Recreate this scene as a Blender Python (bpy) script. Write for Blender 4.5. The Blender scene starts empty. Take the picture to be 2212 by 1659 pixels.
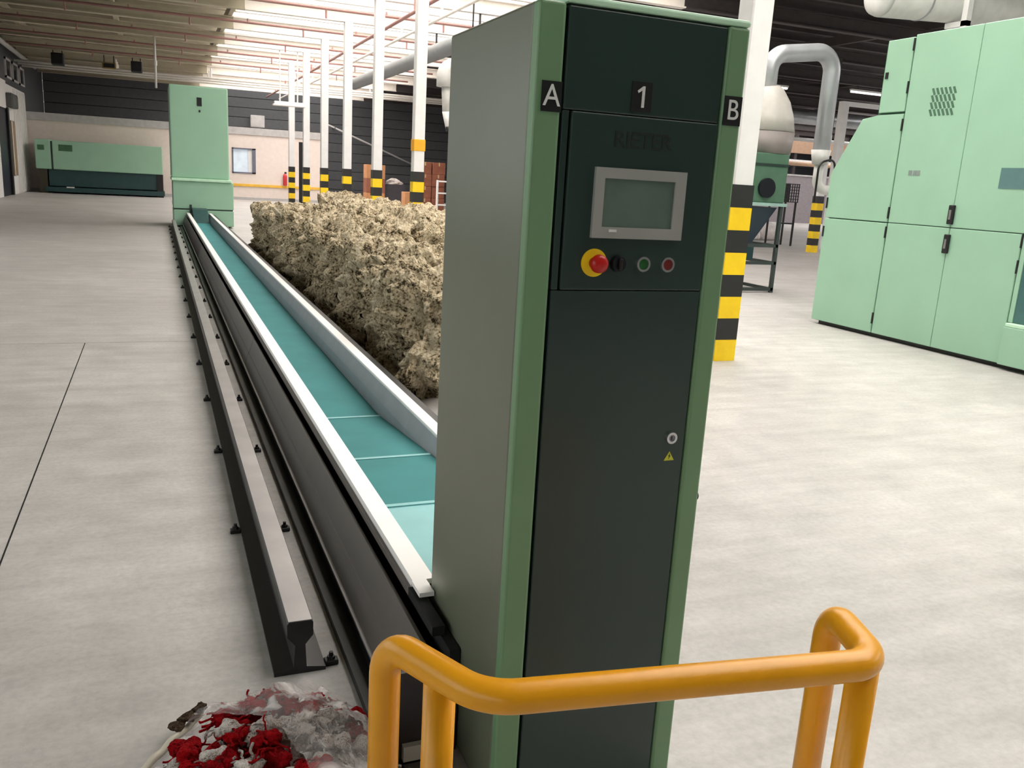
import bpy, bmesh, math, random
import numpy as np
from mathutils import Vector, Matrix, noise
R = math.radians
rng = random.Random(7)
S = bpy.context.scene
COL = S.collection

# ------------------------------------------------------------------ camera, world, exposure
cam = bpy.data.cameras.new('camera'); cam.sensor_width = 36.0; cam.lens = 36.0 * 1850 / 2212
cam.clip_start = 0.05; cam.clip_end = 300
camo = bpy.data.objects.new('camera', cam); COL.objects.link(camo)
F, VPX, VPY, ROLL, EYE = 1850.0, 335 - 1106, 348 - 829.5, R(3.3), 1.55
dY = Vector((VPX, VPY, F)).normalized()
s_, c_ = math.sin(ROLL), math.cos(ROLL)
D_ = -F * F / (-s_ * VPX + c_ * VPY)
up = -Vector((-s_ * D_, c_ * D_, F)).normalized()
dX = dY.cross(up)
M3 = Matrix((dX, dY, up))                    # world <- (image right, image down, forward)
right, upv, back = M3 @ Vector((1, 0, 0)), M3 @ Vector((0, -1, 0)), M3 @ Vector((0, 0, -1))
mw = Matrix((right, upv, back)).transposed().to_4x4(); mw.translation = (0, 0, EYE)
camo.matrix_world = mw
S.camera = camo

w = bpy.data.worlds.new('sky'); S.world = w; w.use_nodes = True
w.node_tree.nodes['Background'].inputs[0].default_value = (1.0, 0.975, 0.95, 1)
w.node_tree.nodes['Background'].inputs[1].default_value = 2.5
S.view_settings.view_transform = 'Standard'; S.view_settings.look = 'None'
S.view_settings.gamma = 1.0; S.view_settings.use_curve_mapping = False
S.view_settings.exposure = 0.28
ROOFLIGHT = 5.0

# ------------------------------------------------------------------ helpers
def lin(c):
    return tuple(((v / 255) / 12.92 if v / 255 <= 0.04045 else ((v / 255 + 0.055) / 1.055) ** 2.4) for v in c)

MATS = {}
def mat(name, rgb, rough=0.5, metal=0.0, var=0.08, scale=6.0, bump=0.0, bscale=40.0, rgb2=None, emit=0.0, spec=0.5, coat=0.0, stretch=(1, 1, 1)):
    if name in MATS: return MATS[name]
    m = bpy.data.materials.new(name); m.use_nodes = True
    nt = m.node_tree; N = nt.nodes; L = nt.links; b = N['Principled BSDF']
    tc = N.new('ShaderNodeTexCoord'); mp = N.new('ShaderNodeMapping'); mp.inputs['Scale'].default_value = stretch
    L.new(tc.outputs['Object'], mp.inputs[0])
    nz = N.new('ShaderNodeTexNoise'); nz.inputs['Scale'].default_value = scale; nz.inputs['Detail'].default_value = 5
    L.new(mp.outputs[0], nz.inputs['Vector'])
    cr = N.new('ShaderNodeValToRGB'); a = lin(rgb)
    lo = tuple(max(0, v * (1 - var)) for v in a) if rgb2 is None else lin(rgb2)
    hi = tuple(min(1, v * (1 + var)) for v in a) if rgb2 is None else a
    cr.color_ramp.elements[0].position = 0.32; cr.color_ramp.elements[1].position = 0.68
    cr.color_ramp.elements[0].color = (*lo, 1); cr.color_ramp.elements[1].color = (*hi, 1)
    L.new(nz.outputs['Fac'], cr.inputs[0]); L.new(cr.outputs[0], b.inputs['Base Color'])
    b.inputs['Roughness'].default_value = rough; b.inputs['Metallic'].default_value = metal
    b.inputs['Specular IOR Level'].default_value = spec
    b.inputs['Coat Weight'].default_value = coat
    if emit:
        L.new(cr.outputs[0], b.inputs['Emission Color']); b.inputs['Emission Strength'].default_value = emit
    if bump:
        n2 = N.new('ShaderNodeTexNoise'); n2.inputs['Scale'].default_value = bscale; n2.inputs['Detail'].default_value = 6
        L.new(mp.outputs[0], n2.inputs['Vector'])
        bp = N.new('ShaderNodeBump'); bp.inputs['Strength'].default_value = bump; bp.inputs['Distance'].default_value = 0.02
        L.new(n2.outputs['Fac'], bp.inputs['Height']); L.new(bp.outputs[0], b.inputs['Normal'])
    MATS[name] = m
    return m

def new_obj(name, me, m=None, parent=None, smooth=False):
    if m is not None and not me.materials: me.materials.append(m)
    if smooth:
        me.polygons.foreach_set('use_smooth', [True] * len(me.polygons))
    o = bpy.data.objects.new(name, me); COL.objects.link(o)
    if parent is not None: o.parent = parent
    return o

def obj(name, bm, m, parent=None, smooth=False, off=None):
    bmesh.ops.recalc_face_normals(bm, faces=bm.faces)
    if off is not None: bmesh.ops.translate(bm, verts=bm.verts, vec=-Vector(off))
    me = bpy.data.meshes.new(name); bm.to_mesh(me); bm.free()
    o = new_obj(name, me, m, parent, smooth)
    if off is not None: o.location = off
    return o

def empty(name, loc=(0, 0, 0), label=None, cat=None, group=None, kind=None):
    o = bpy.data.objects.new(name, None); COL.objects.link(o); o.location = loc; o.empty_display_size = 0.1
    tag(o, label, cat, group, kind); return o

def tag(o, label=None, cat=None, group=None, kind=None):
    if label: o['label'] = label
    if cat: o['category'] = cat
    if group: o['group'] = group
    if kind: o['kind'] = kind
    return o

def box(bm, x0, x1, y0, y1, z0, z1, bev=0.0, seg=2):
    vs = [bm.verts.new(p) for p in ((x0, y0, z0), (x1, y0, z0), (x1, y1, z0), (x0, y1, z0), (x0, y0, z1), (x1, y0, z1), (x1, y1, z1), (x0, y1, z1))]
    fs = [bm.faces.new([vs[i] for i in q]) for q in ((3, 2, 1, 0), (4, 5, 6, 7), (0, 1, 5, 4), (1, 2, 6, 5), (2, 3, 7, 6), (3, 0, 4, 7))]
    if bev:
        es = list({e for f in fs for e in f.edges})
        bmesh.ops.bevel(bm, geom=es, offset=bev, segments=seg, affect='EDGES', profile=0.5)
    return bm

def bx(x0, x1, y0, y1, z0, z1, bev=0.0, seg=2):
    return box(bmesh.new(), x0, x1, y0, y1, z0, z1, bev, seg)

def prism(bm, pts, a, b, axis='y'):
    def P(u, v, t):
        return {'y': (u, t, v), 'x': (t, u, v), 'z': (u, v, t)}[axis]
    A = [bm.verts.new(P(u, v, a)) for u, v in pts]; B = [bm.verts.new(P(u, v, b)) for u, v in pts]
    n = len(pts)
    bm.faces.new(A); bm.faces.new(B[::-1])
    for i in range(n): bm.faces.new((A[i], A[(i + 1) % n], B[(i + 1) % n], B[i]))
    return bm

def cyl(bm, p0, p1, r0, r1=None, seg=16, caps=True):
    if r1 is None: r1 = r0
    p0, p1 = Vector(p0), Vector(p1); d = (p1 - p0).normalized()
    u = d.orthogonal().normalized(); v = d.cross(u)
    A = [bm.verts.new(p0 + r0 * (math.cos(t) * u + math.sin(t) * v)) for t in (2 * math.pi * k / seg for k in range(seg))]
    B = [bm.verts.new(p1 + r1 * (math.cos(t) * u + math.sin(t) * v)) for t in (2 * math.pi * k / seg for k in range(seg))]
    for i in range(seg): bm.faces.new((A[i], A[(i + 1) % seg], B[(i + 1) % seg], B[i]))
    if caps: bm.faces.new(A[::-1]); bm.faces.new(B)
    return bm

def fillet(pts, rad, n=8):
    pts = [Vector(p) for p in pts]; out = [pts[0]]
    for i in range(1, len(pts) - 1):
        r = rad[i] if isinstance(rad, (list, tuple)) else rad
        a, b, c = pts[i - 1], pts[i], pts[i + 1]
        u, v = (a - b).normalized(), (c - b).normalized()
        ang = u.angle(v); t = min(r / math.tan(ang / 2), (a - b).length * 0.49, (c - b).length * 0.49)
        p, q = b + u * t, b + v * t
        rr = t * math.tan(ang / 2); cen = b + (u + v).normalized() * (rr / math.sin(ang / 2))
        e0, e1 = p - cen, q - cen; om = e0.angle(e1)
        for k in range(n + 1):
            s = k / n
            out.append(cen + (math.sin((1 - s) * om) * e0 + math.sin(s * om) * e1) / math.sin(om))
    out.append(pts[-1]); return out

def sweep(bm, pts, r, seg=14, caps=True):
    pts = [Vector(p) for p in pts]; rings = []
    t0 = (pts[1] - pts[0]).normalized(); u = t0.orthogonal().normalized()
    for i, p in enumerate(pts):
        t = ((pts[min(i + 1, len(pts) - 1)] - pts[max(i - 1, 0)])).normalized()
        u = (u - t * u.dot(t)).normalized(); v = t.cross(u)
        rr = r[i] if isinstance(r, (list, tuple)) else r
        rings.append([bm.verts.new(p + rr * (math.cos(a) * u + math.sin(a) * v)) for a in (2 * math.pi * k / seg for k in range(seg))])
    for A, B in zip(rings, rings[1:]):
        for i in range(seg): bm.faces.new((A[i], A[(i + 1) % seg], B[(i + 1) % seg], B[i]))
    if caps: bm.faces.new(rings[0][::-1]); bm.faces.new(rings[-1])
    return bm

def ring(bm, c, r0, r1, y0, y1, seg=28):
    """annulus facing -y, from depth y0 to y1 (y0 nearer)"""
    c = Vector(c)
    def P(r, y): return [bm.verts.new((c.x + r * math.cos(2 * math.pi * k / seg), y, c.z + r * math.sin(2 * math.pi * k / seg))) for k in range(seg)]
    a, b, d, e = P(r1, y1), P(r1, y0), P(r0, y0), P(r0, y1)
    for A, B in ((a, b), (b, d), (d, e), (e, a)):
        for i in range(seg): bm.faces.new((A[i], A[(i + 1) % seg], B[(i + 1) % seg], B[i]))
    return bm

def text(name, body, x, y, z, size, m, parent, depth=0.0015, sx=1.0, bold=0.0):
    """flat lettering facing -y, centred at x, z"""
    c = bpy.data.curves.new(name, 'FONT'); c.body = body; c.size = size; c.extrude = depth; c.offset = bold
    c.align_x = 'CENTER'; c.align_y = 'CENTER'; c.materials.append(m)
    o = bpy.data.objects.new(name, c); COL.objects.link(o)
    me = bpy.data.meshes.new_from_object(o); bpy.data.objects.remove(o)
    o = new_obj(name, me, m, parent)
    o.rotation_euler = (R(90), 0, 0); o.scale = (sx, 1, 1); o.location = (x, y, z)
    return o

def share(name, me, parent, loc, rot=(0, 0, 0), scale=(1, 1, 1)):
    o = bpy.data.objects.new(name, me); COL.objects.link(o); o.parent = parent
    o.location = loc; o.rotation_euler = rot; o.scale = scale; return o

ORD = ['first', 'second', 'third', 'fourth', 'fifth', 'sixth', 'seventh', 'eighth', 'ninth', 'tenth', 'eleventh', 'twelfth']

# ------------------------------------------------------------------ materials
GREEN = mat('light_green_paint', (154, 196, 169), 0.42, var=0.03, scale=2.0)
GREEN2 = mat('strip_green_paint', (112, 148, 110), 0.4, var=0.03)
SIDEGREEN = mat('grey_green_cover', (106, 110, 94), 0.33, var=0.06, scale=3.0)
DARKGREEN = mat('dark_green_paint', (44, 61, 57), 0.28, var=0.06, scale=3)
DEEPTEAL = mat('deep_teal_paint', (36, 70, 72), 0.45)
TEALGLASS = mat('teal_glass', (70, 112, 110), 0.15, var=0.05)
BLACK = mat('black_plastic', (16, 18, 19), 0.45)
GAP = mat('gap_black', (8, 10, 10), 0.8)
STEEL = mat('dark_steel', (40, 38, 38), 0.45, metal=0.2, var=0.2, scale=9)
RAILTOP = mat('pale_rail_steel', (168, 165, 165), 0.38, metal=0.5, var=0.1, scale=5)
PANEL = mat('brown_grey_panel', (100, 94, 90), 0.5, metal=0.0, var=0.07, scale=4)
PANEL2 = mat('dark_plum_panel', (62, 56, 60), 0.45, metal=0.2)
WHITE = mat('white_paint', (232, 231, 230), 0.5, var=0.03)
LIPW = mat('white_strip', (246, 244, 242), 0.5, var=0.02)
GREYW = mat('grey_sheet', (160, 162, 167), 0.5, metal=0.0, var=0.06)
BELT = mat('teal_belt', (64, 134, 136), 0.7, var=0.07, scale=4, spec=0.2)
BELTHI = mat('pale_teal_belt', (128, 190, 192), 0.5, var=0.05)
YELLOW = mat('rail_yellow', (232, 160, 22), 0.3, var=0.06, scale=8, bump=0.03, bscale=60)
STRIPEY = mat('stripe_yellow', (250, 208, 20), 0.5)
STRIPEK = mat('stripe_black', (36, 35, 36), 0.5)
CREAM = mat('cream_wall', (234, 221, 213), 0.7, var=0.03)
CAPG = mat('grey_cap', (190, 188, 188), 0.6)
CLAD = mat('dark_cladding', (78, 80, 84), 0.6, var=0.08)
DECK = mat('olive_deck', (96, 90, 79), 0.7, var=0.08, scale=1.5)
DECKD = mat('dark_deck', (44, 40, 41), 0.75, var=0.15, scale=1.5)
BEAM = mat('cream_beam', (236, 230, 222), 0.6, var=0.04)
REDP = mat('red_pipe', (166, 124, 118), 0.5)
BEAMD = mat('dim_bay_beam', (58, 52, 52), 0.6, var=0.15)  # shade of the dim right bay put into the colour
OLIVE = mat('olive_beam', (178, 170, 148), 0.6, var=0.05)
DUCT = mat('galvanised_duct', (176, 180, 184), 0.35, metal=0.45, var=0.08, scale=3)
PALEPIPE = mat('pale_pipe', (206, 206, 202), 0.4)
REDB = mat('red_button', (190, 22, 18), 0.35)
CARD = mat('carton_brown', (150, 92, 70), 0.75, var=0.12, scale=5)
CARD2 = mat('carton_orange', (196, 140, 96), 0.75, var=0.1, scale=5)
TAPE = mat('carton_tape', (206, 178, 140), 0.4)
SCREENF = mat('screen_bezel', (168, 170, 166), 0.4, metal=0.3, var=0.05)
SCREEN = mat('screen_glass', (98, 116, 106), 0.22, var=0.1, scale=9)
NAVY = mat('navy_door', (26, 28, 46), 0.4)
WOODP = mat('brown_door_panel', (150, 126, 96), 0.6)
CHROME = mat('chrome', (205, 208, 210), 0.22, metal=0.9, var=0.02)
GREENLENS = mat('green_lens', (30, 92, 42), 0.3)
REDLENS = mat('red_lens', (112, 34, 30), 0.3)
WARN = mat('warning_yellow', (206, 206, 60), 0.5)
LABELW = mat('label_white', (225, 226, 224), 0.5)
DEEPTXT = mat('deep_lettering', (12, 24, 22), 0.6)
LAMP = mat('tube_lamp', (255, 238, 232), 0.5, emit=1.6)
PANE = mat('rooflight_pane', (255, 251, 247), 0.4, var=0.02, scale=0.6, rgb2=(240, 236, 233), emit=ROOFLIGHT)
WINPANE = mat('window_pane', (206, 220, 232), 0.1, emit=0.25, scale=3)

def clear_glass():
    m = bpy.data.materials.new('clear_glass'); m.use_nodes = True; nt = m.node_tree; N = nt.nodes; L = nt.links
    for n in list(N): N.remove(n)
    o = N.new('ShaderNodeOutputMaterial'); t = N.new('ShaderNodeBsdfTransparent'); t.inputs[0].default_value = (0.93, 0.96, 0.95, 1)
    g_ = N.new('ShaderNodeBsdfGlossy'); g_.inputs['Roughness'].default_value = 0.02; mx = N.new('ShaderNodeMixShader'); mx.inputs[0].default_value = 0.06
    L.new(t.outputs[0], mx.inputs[1]); L.new(g_.outputs[0], mx.inputs[2]); L.new(mx.outputs[0], o.inputs[0]); return m
CLEAR = clear_glass()

# concrete floor
def floor_mat():
    m = bpy.data.materials.new('concrete'); m.use_nodes = True
    nt = m.node_tree; N = nt.nodes; L = nt.links; b = N['Principled BSDF']
    tc = N.new('ShaderNodeTexCoord')
    def nz(scale, detail, stretch=(1, 1, 1), rot=0):
        mp = N.new('ShaderNodeMapping'); mp.inputs['Scale'].default_value = stretch; mp.inputs['Rotation'].default_value = (0, 0, rot)
        L.new(tc.outputs['Object'], mp.inputs[0])
        n = N.new('ShaderNodeTexNoise'); n.inputs['Scale'].default_value = scale; n.inputs['Detail'].default_value = detail
        n.inputs['Roughness'].default_value = 0.62
        L.new(mp.outputs[0], n.inputs['Vector']); return n
    big, mid, fine = nz(0.55, 4), nz(4, 6), nz(38, 6)
    streak = nz(3.0, 6, (0.35, 2.6, 1), R(28))
    def ramp(src, p0, p1, c0, c1):
        r = N.new('ShaderNodeValToRGB'); r.color_ramp.elements[0].position = p0; r.color_ramp.elements[1].position = p1
        r.color_ramp.elements[0].color = (*c0, 1); r.color_ramp.elements[1].color = (*c1, 1)
        L.new(src.outputs['Fac'], r.inputs[0]); return r
    def mul(a, bb, f):
        x = N.new('ShaderNodeMix'); x.data_type = 'RGBA'; x.blend_type = 'MULTIPLY'; x.inputs[0].default_value = f
        L.new(a.outputs[2] if a.bl_idname == 'ShaderNodeMix' else a.outputs[0], x.inputs[6]); L.new(bb.outputs[0], x.inputs[7]); return x
    base = ramp(big, 0.35, 0.65, lin((188, 185, 181)), lin((203, 200, 196)))
    m1 = mul(base, ramp(mid, 0.3, 0.7, (0.76, 0.76, 0.77), (1, 1, 1)), 0.85)
    m2 = mul(m1, ramp(streak, 0.35, 0.62, (0.82, 0.81, 0.80), (1, 1, 1)), 0.75)
    m3 = mul(m2, ramp(fine, 0.34, 0.6, (0.78, 0.78, 0.79), (1, 1, 1)), 0.6)
    L.new(m3.outputs[2], b.inputs['Base Color'])
    rr = N.new('ShaderNodeMapRange'); rr.inputs[3].default_value = 0.38; rr.inputs[4].default_value = 0.62
    L.new(mid.outputs['Fac'], rr.inputs[0]); L.new(rr.outputs[0], b.inputs['Roughness'])
    bp = N.new('ShaderNodeBump'); bp.inputs['Strength'].default_value = 0.12; bp.inputs['Distance'].default_value = 0.01
    L.new(fine.outputs['Fac'], bp.inputs['Height']); L.new(bp.outputs[0], b.inputs['Normal'])
    return m
CONC = floor_mat()

def fibre_mat(name, c_hi, c_mid, c_lo, sc=5):
    m = bpy.data.materials.new(name); m.use_nodes = True
    nt = m.node_tree; N = nt.nodes; L = nt.links; b = N['Principled BSDF']
    tc = N.new('ShaderNodeTexCoord')
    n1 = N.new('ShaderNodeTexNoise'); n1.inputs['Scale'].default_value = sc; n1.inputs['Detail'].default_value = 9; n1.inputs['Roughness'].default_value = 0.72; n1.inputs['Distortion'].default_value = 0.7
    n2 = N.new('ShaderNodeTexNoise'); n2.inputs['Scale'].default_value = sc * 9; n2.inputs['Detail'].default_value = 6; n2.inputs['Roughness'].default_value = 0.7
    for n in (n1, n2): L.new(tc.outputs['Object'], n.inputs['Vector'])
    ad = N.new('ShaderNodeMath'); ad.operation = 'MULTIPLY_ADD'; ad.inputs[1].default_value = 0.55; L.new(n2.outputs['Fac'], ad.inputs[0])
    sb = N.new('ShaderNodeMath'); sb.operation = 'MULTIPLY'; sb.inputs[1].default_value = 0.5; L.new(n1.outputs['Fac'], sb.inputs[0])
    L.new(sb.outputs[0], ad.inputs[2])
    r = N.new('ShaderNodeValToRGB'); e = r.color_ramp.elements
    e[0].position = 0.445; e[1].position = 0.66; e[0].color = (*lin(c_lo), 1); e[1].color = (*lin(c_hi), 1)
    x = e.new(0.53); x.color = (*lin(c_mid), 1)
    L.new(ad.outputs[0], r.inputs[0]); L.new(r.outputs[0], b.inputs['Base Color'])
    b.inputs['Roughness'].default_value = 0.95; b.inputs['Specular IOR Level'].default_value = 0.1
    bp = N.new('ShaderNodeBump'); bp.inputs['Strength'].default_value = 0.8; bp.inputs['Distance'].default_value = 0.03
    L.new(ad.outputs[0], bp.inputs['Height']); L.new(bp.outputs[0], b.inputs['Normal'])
    return m
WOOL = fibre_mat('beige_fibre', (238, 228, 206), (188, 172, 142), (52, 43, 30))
REDYARN = fibre_mat('red_yarn', (214, 22, 30), (176, 8, 20), (110, 4, 12), 22)
PALEYARN = fibre_mat('pale_yarn', (255, 253, 250), (240, 232, 227), (140, 116, 98), 30)
PATCHWHITE = fibre_mat('bright_patch_white', (250, 246, 244), (236, 228, 226), (206, 196, 192), 6)
SCRAP = fibre_mat('brown_scrap', (126, 108, 88), (84, 68, 54), (44, 34, 26), 30)

def film_mat():
    m = bpy.data.materials.new('clear_film'); m.use_nodes = True
    nt = m.node_tree; N = nt.nodes; L = nt.links
    for n in list(N): N.remove(n)
    o = N.new('ShaderNodeOutputMaterial'); t = N.new('ShaderNodeBsdfTransparent'); t.inputs[0].default_value = (0.96, 0.95, 0.95, 1)
    g = N.new('ShaderNodeBsdfPrincipled'); g.inputs['Base Color'].default_value = (0.97, 0.93, 0.93, 1); g.inputs['Roughness'].default_value = 0.18
    tc = N.new('ShaderNodeTexCoord'); nz = N.new('ShaderNodeTexNoise'); nz.inputs['Scale'].default_value = 9; nz.inputs['Detail'].default_value = 6; nz.inputs['Distortion'].default_value = 1.5
    L.new(tc.outputs['Object'], nz.inputs['Vector'])
    r = N.new('ShaderNodeValToRGB'); r.color_ramp.elements[0].position = 0.50; r.color_ramp.elements[1].position = 0.70
    r.color_ramp.elements[0].color = (0.14, 0.14, 0.14, 1); r.color_ramp.elements[1].color = (0.8, 0.8, 0.8, 1)
    L.new(nz.outputs['Fac'], r.inputs[0])
    bp = N.new('ShaderNodeBump'); bp.inputs['Strength'].default_value = 0.9; bp.inputs['Distance'].default_value = 0.04
    L.new(nz.outputs['Fac'], bp.inputs['Height']); L.new(bp.outputs[0], g.inputs['Normal'])
    mx = N.new('ShaderNodeMixShader'); L.new(r.outputs[0], mx.inputs[0]); L.new(t.outputs[0], mx.inputs[1]); L.new(g.outputs[0], mx.inputs[2])
    L.new(mx.outputs[0], o.inputs[0]); return m
FILM = film_mat()

# ------------------------------------------------------------------ setting
XL, XR, YF, YB, ZC = -5.2, 46.0, -14.0, 52.0, 6.8
floor = obj('floor', bx(XL, XR, YF, YB, -0.2, -0.03), GAP); tag(floor, kind='structure')
g = 0.004
for x0, x1, y0, y1 in ((XL, -0.612, YF, 8.05), (-0.612, 0.56, YF, 8.05), (XL, 0.56, 8.05, YB), (0.56, XR, YF, YB)):
    obj('concrete_slab', bx(x0 + g, x1 - g, y0 + g, y1 - g, -0.03, 0.0), CONC, floor)

obj('joint_filler', bx(-0.615, -0.609, YF, 8.05, -0.03, -0.0015), BLACK, floor)
obj('joint_filler', bx(XL, 0.55, 8.0470, 8.0530, -0.03, -0.0015), BLACK, floor)
WY = [-12.5 + 3.9 * k for k in range(8)]                        # unseen windows added along the left wall to bring in side light
b_ = bmesh.new(); box(b_, XL - 0.2, XL, YF, YB, 0, 1.0); box(b_, XL - 0.2, XL, YF, YB, 4.2, ZC)
box(b_, XL - 0.2, XL, YF, WY[0], 1.0, 4.2); box(b_, XL - 0.2, XL, WY[-1] + 3.2, YB, 1.0, 4.2)
for a_, c2_ in zip(WY, WY[1:]): box(b_, XL - 0.2, XL, a_ + 3.2, c2_, 1.0, 4.2)
wl = obj('wall_left', b_, CLAD); tag(wl, kind='structure')
for k, a_ in enumerate(WY):
    wn = empty('window_%d' % (k + 5), (0, 0, 0), kind='structure'); b_ = bmesh.new()
    for q in ((a_, a_ + 0.08, 1.0, 4.2), (a_ + 3.12, a_ + 3.2, 1.0, 4.2), (a_ + 1.56, a_ + 1.64, 1.0, 4.2), (a_, a_ + 3.2, 1.0, 1.08), (a_, a_ + 3.2, 4.12, 4.2), (a_, a_ + 3.2, 2.56, 2.64)):
        box(b_, XL - 0.16, XL - 0.06, q[0], q[1], q[2], q[3])
    obj('window_frame', b_, CAPG, wn)
    obj('pane', bx(XL - 0.12, XL - 0.11, a_ + 0.06, a_ + 3.14, 1.06, 4.14), CLEAR, wn)
wr = obj('wall_right', bx(XR, XR + 0.2, YF, YB, 0, ZC), CLAD); tag(wr, kind='structure')
wf = obj('wall_front', bx(XL, XR, YF - 0.2, YF, 0, ZC), CLAD); tag(wf, kind='structure')
wb = obj('wall_back', bx(XL, XR, YB + 0.06, YB + 0.26, 0, ZC), GAP); tag(wb, kind='structure')
for k in range(13):
    obj('cladding_panel', bx(XL, XR, YB, YB + 0.06, k * 0.525 + 0.012, (k + 1) * 0.525 - 0.012, 0.01, 1), CLAD, wb)

# ceiling: deck sheets, rooflight panes, roof beams and purlins
RL0, RL1, RLY = 2.62, 10.4, -2.2
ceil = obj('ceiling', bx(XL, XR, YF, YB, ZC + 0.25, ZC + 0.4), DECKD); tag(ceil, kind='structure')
me_l = bx(XL, RL0, 0, 1.19, ZC, ZC + 0.06); deck_left = obj('roof_panel', me_l, DECK, ceil, off=(0, 0, 0)); deck_left.location = (0, YF, 0)
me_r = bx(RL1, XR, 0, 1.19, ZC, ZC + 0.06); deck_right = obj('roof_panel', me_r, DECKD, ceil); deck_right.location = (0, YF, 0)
me_m = bx(RL0, RL1, 0, 1.19, ZC, ZC + 0.06); deck_mid = obj('roof_panel', me_m, DECK, ceil); deck_mid.location = (0, YF, 0)
y = YF + 1.2
while y < YB - 0.1:
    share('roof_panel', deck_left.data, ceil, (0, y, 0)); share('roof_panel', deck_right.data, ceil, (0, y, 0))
    if y < RLY - 1.0: share('roof_panel', deck_mid.data, ceil, (0, y, 0))
    y += 1.2
RLS = YF + 1.2 * 9
pane_me = None
for i in range(4):
    for k in range(0, 40):
        y0 = RLS + k * 1.81
        if y0 + 1.75 > YB: break
        xw = (RL1 - RL0) / 4
        if pane_me is None:
            pane_me = obj('rooflight_pane', bx(0.03, xw - 0.03, 0.02, 1.77, ZC + 0.02, ZC + 0.05), PANE, ceil); pane_me.location = (RL0 + i * xw, y0, 0)
        else:
            share('rooflight_pane', pane_me.data, ceil, (RL0 + i * xw, y0, 0))
for i in range(5):
    xx = RL0 + i * (RL1 - RL0) / 4
    obj('glazing_bar', bx(xx - 0.05, xx + 0.05, RLS, YB, ZC - 0.08, ZC + 0.08), BEAM, ceil)
gb0 = None
for k in range(0, 60, 1):
    y0 = RLS + k * 1.81 - 0.03
    if y0 > YB - 1: break
    if gb0 is None: gb0 = obj('cross_bar', bx(RL0, RL1, -0.04, 0.04, ZC - 0.06, ZC + 0.02), BEAM, ceil); gb0.location = (0, y0, 0)
    else: share('cross_bar', gb0.data, ceil, (0, y0, 0))
# rooflight panes added mostly out of view to brighten the right bay
for k in range(13):
    for xx in (20.0, 22.0, 24.0): share('rooflight_pane', pane_me.data, ceil, (xx, -8.0 + k * 1.81, -0.12))
for k in range(31):
    for xx in (34.0, 36.0, 38.0, 40.0): share('rooflight_pane', pane_me.data, ceil, (xx, -8.0 + k * 1.81, -0.12))
for k in range(18):
    share('rooflight_pane', pane_me.data, ceil, (26.0, -8.0 + k * 1.81, -0.12)); share('rooflight_pane', pane_me.data, ceil, (28.0, -8.0 + k * 1.81, -0.12)); share('rooflight_pane', pane_me.data, ceil, (30.0, -8.0 + k * 1.81, -0.12))
PY = [6.75 + 3.62 * k for k in range(-5, 13)]
ib = [(-0.1, 5.5), (0.1, 5.5), (0.1, 5.53), (0.015, 5.53), (0.015, 5.82), (0.1, 5.82), (0.1, 5.85), (-0.1, 5.85), (-0.1, 5.82), (-0.015, 5.82), (-0.015, 5.53), (-0.1, 5.53)]
for xa, xb, mm in ((XL, 2.3, OLIVE), (2.3, 11.0, BEAM), (11.0, XR, BEAMD)):  # right stretch of each beam takes the shade-darkened colour
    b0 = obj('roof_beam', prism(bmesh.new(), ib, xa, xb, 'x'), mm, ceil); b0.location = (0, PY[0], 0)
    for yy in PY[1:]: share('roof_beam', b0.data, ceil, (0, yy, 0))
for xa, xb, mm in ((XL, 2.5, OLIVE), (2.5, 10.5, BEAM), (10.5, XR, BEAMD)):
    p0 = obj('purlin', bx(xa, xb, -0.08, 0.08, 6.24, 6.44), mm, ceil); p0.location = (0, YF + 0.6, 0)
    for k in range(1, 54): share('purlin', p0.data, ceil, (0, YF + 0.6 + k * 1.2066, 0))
gm = bx(-0.06, 0.06, YF, YB, 5.86, 6.1); g0 = None; g1 = None
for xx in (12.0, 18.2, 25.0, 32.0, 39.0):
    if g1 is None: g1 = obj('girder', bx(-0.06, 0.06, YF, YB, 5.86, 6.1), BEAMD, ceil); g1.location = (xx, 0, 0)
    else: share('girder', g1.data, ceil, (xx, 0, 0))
for xx in (-4.2, -1.0, 2.2):
    if g0 is None: g0 = obj('girder', gm, OLIVE, ceil); g0.location = (xx, 0, 0)
    else: share('girder', g0.data, ceil, (xx, 0, 0))

# partition (low cream office front) with window, cap and dado line
PYY = 43.5
wp = bmesh.new()
WX0, WX1, WZ0, WZ1 = 3.35, 4.42, 1.22, 2.38
box(wp, -5.06, WX0, PYY, PYY + 0.18, 0, 3.0); box(wp, WX1, 7.55, PYY, PYY + 0.18, 0, 3.0)
box(wp, WX0, WX1, PYY, PYY + 0.18, 0, WZ0); box(wp, WX0, WX1, PYY, PYY + 0.18, WZ1, 3.0)
box(wp, 7.37, 7.55, PYY + 0.18, YB, 0, 3.0)
wpo = obj('wall_partition', wp, CREAM); tag(wpo, kind='structure')
cap = bmesh.new(); box(cap, -5.06, 7.6, PYY - 0.06, PYY + 0.24, 3.0, 3.32); box(cap, 7.3, 7.6, PYY + 0.24, YB, 3.0, 3.32)
tag(obj('trim_1', cap, CAPG), kind='structure')
tag(obj('trim_2', bx(1.9, 7.5, PYY - 0.05, PYY - 0.005, 0.62, 0.74, 0.01), mat('yellow_bumper', (240, 190, 70), 0.5)), kind='structure')
tag(obj('baseboard_back', bx(-5.06, 7.55, PYY - 0.03, PYY - 0.003, 0.0, 0.12), CAPG), kind='structure')
win = empty('window_1', (0, 0, 0), kind='structure')
f = bmesh.new()
for q in ((WX0, WX0 + 0.06, WZ0, WZ1), (WX1 - 0.16, WX1, WZ0, WZ1), (WX0, WX1, WZ0, WZ0 + 0.06), (WX0, WX1, WZ1 - 0.06, WZ1)):
    box(f, q[0], q[1], PYY - 0.04, PYY + 0.1, q[2], q[3])
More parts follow.
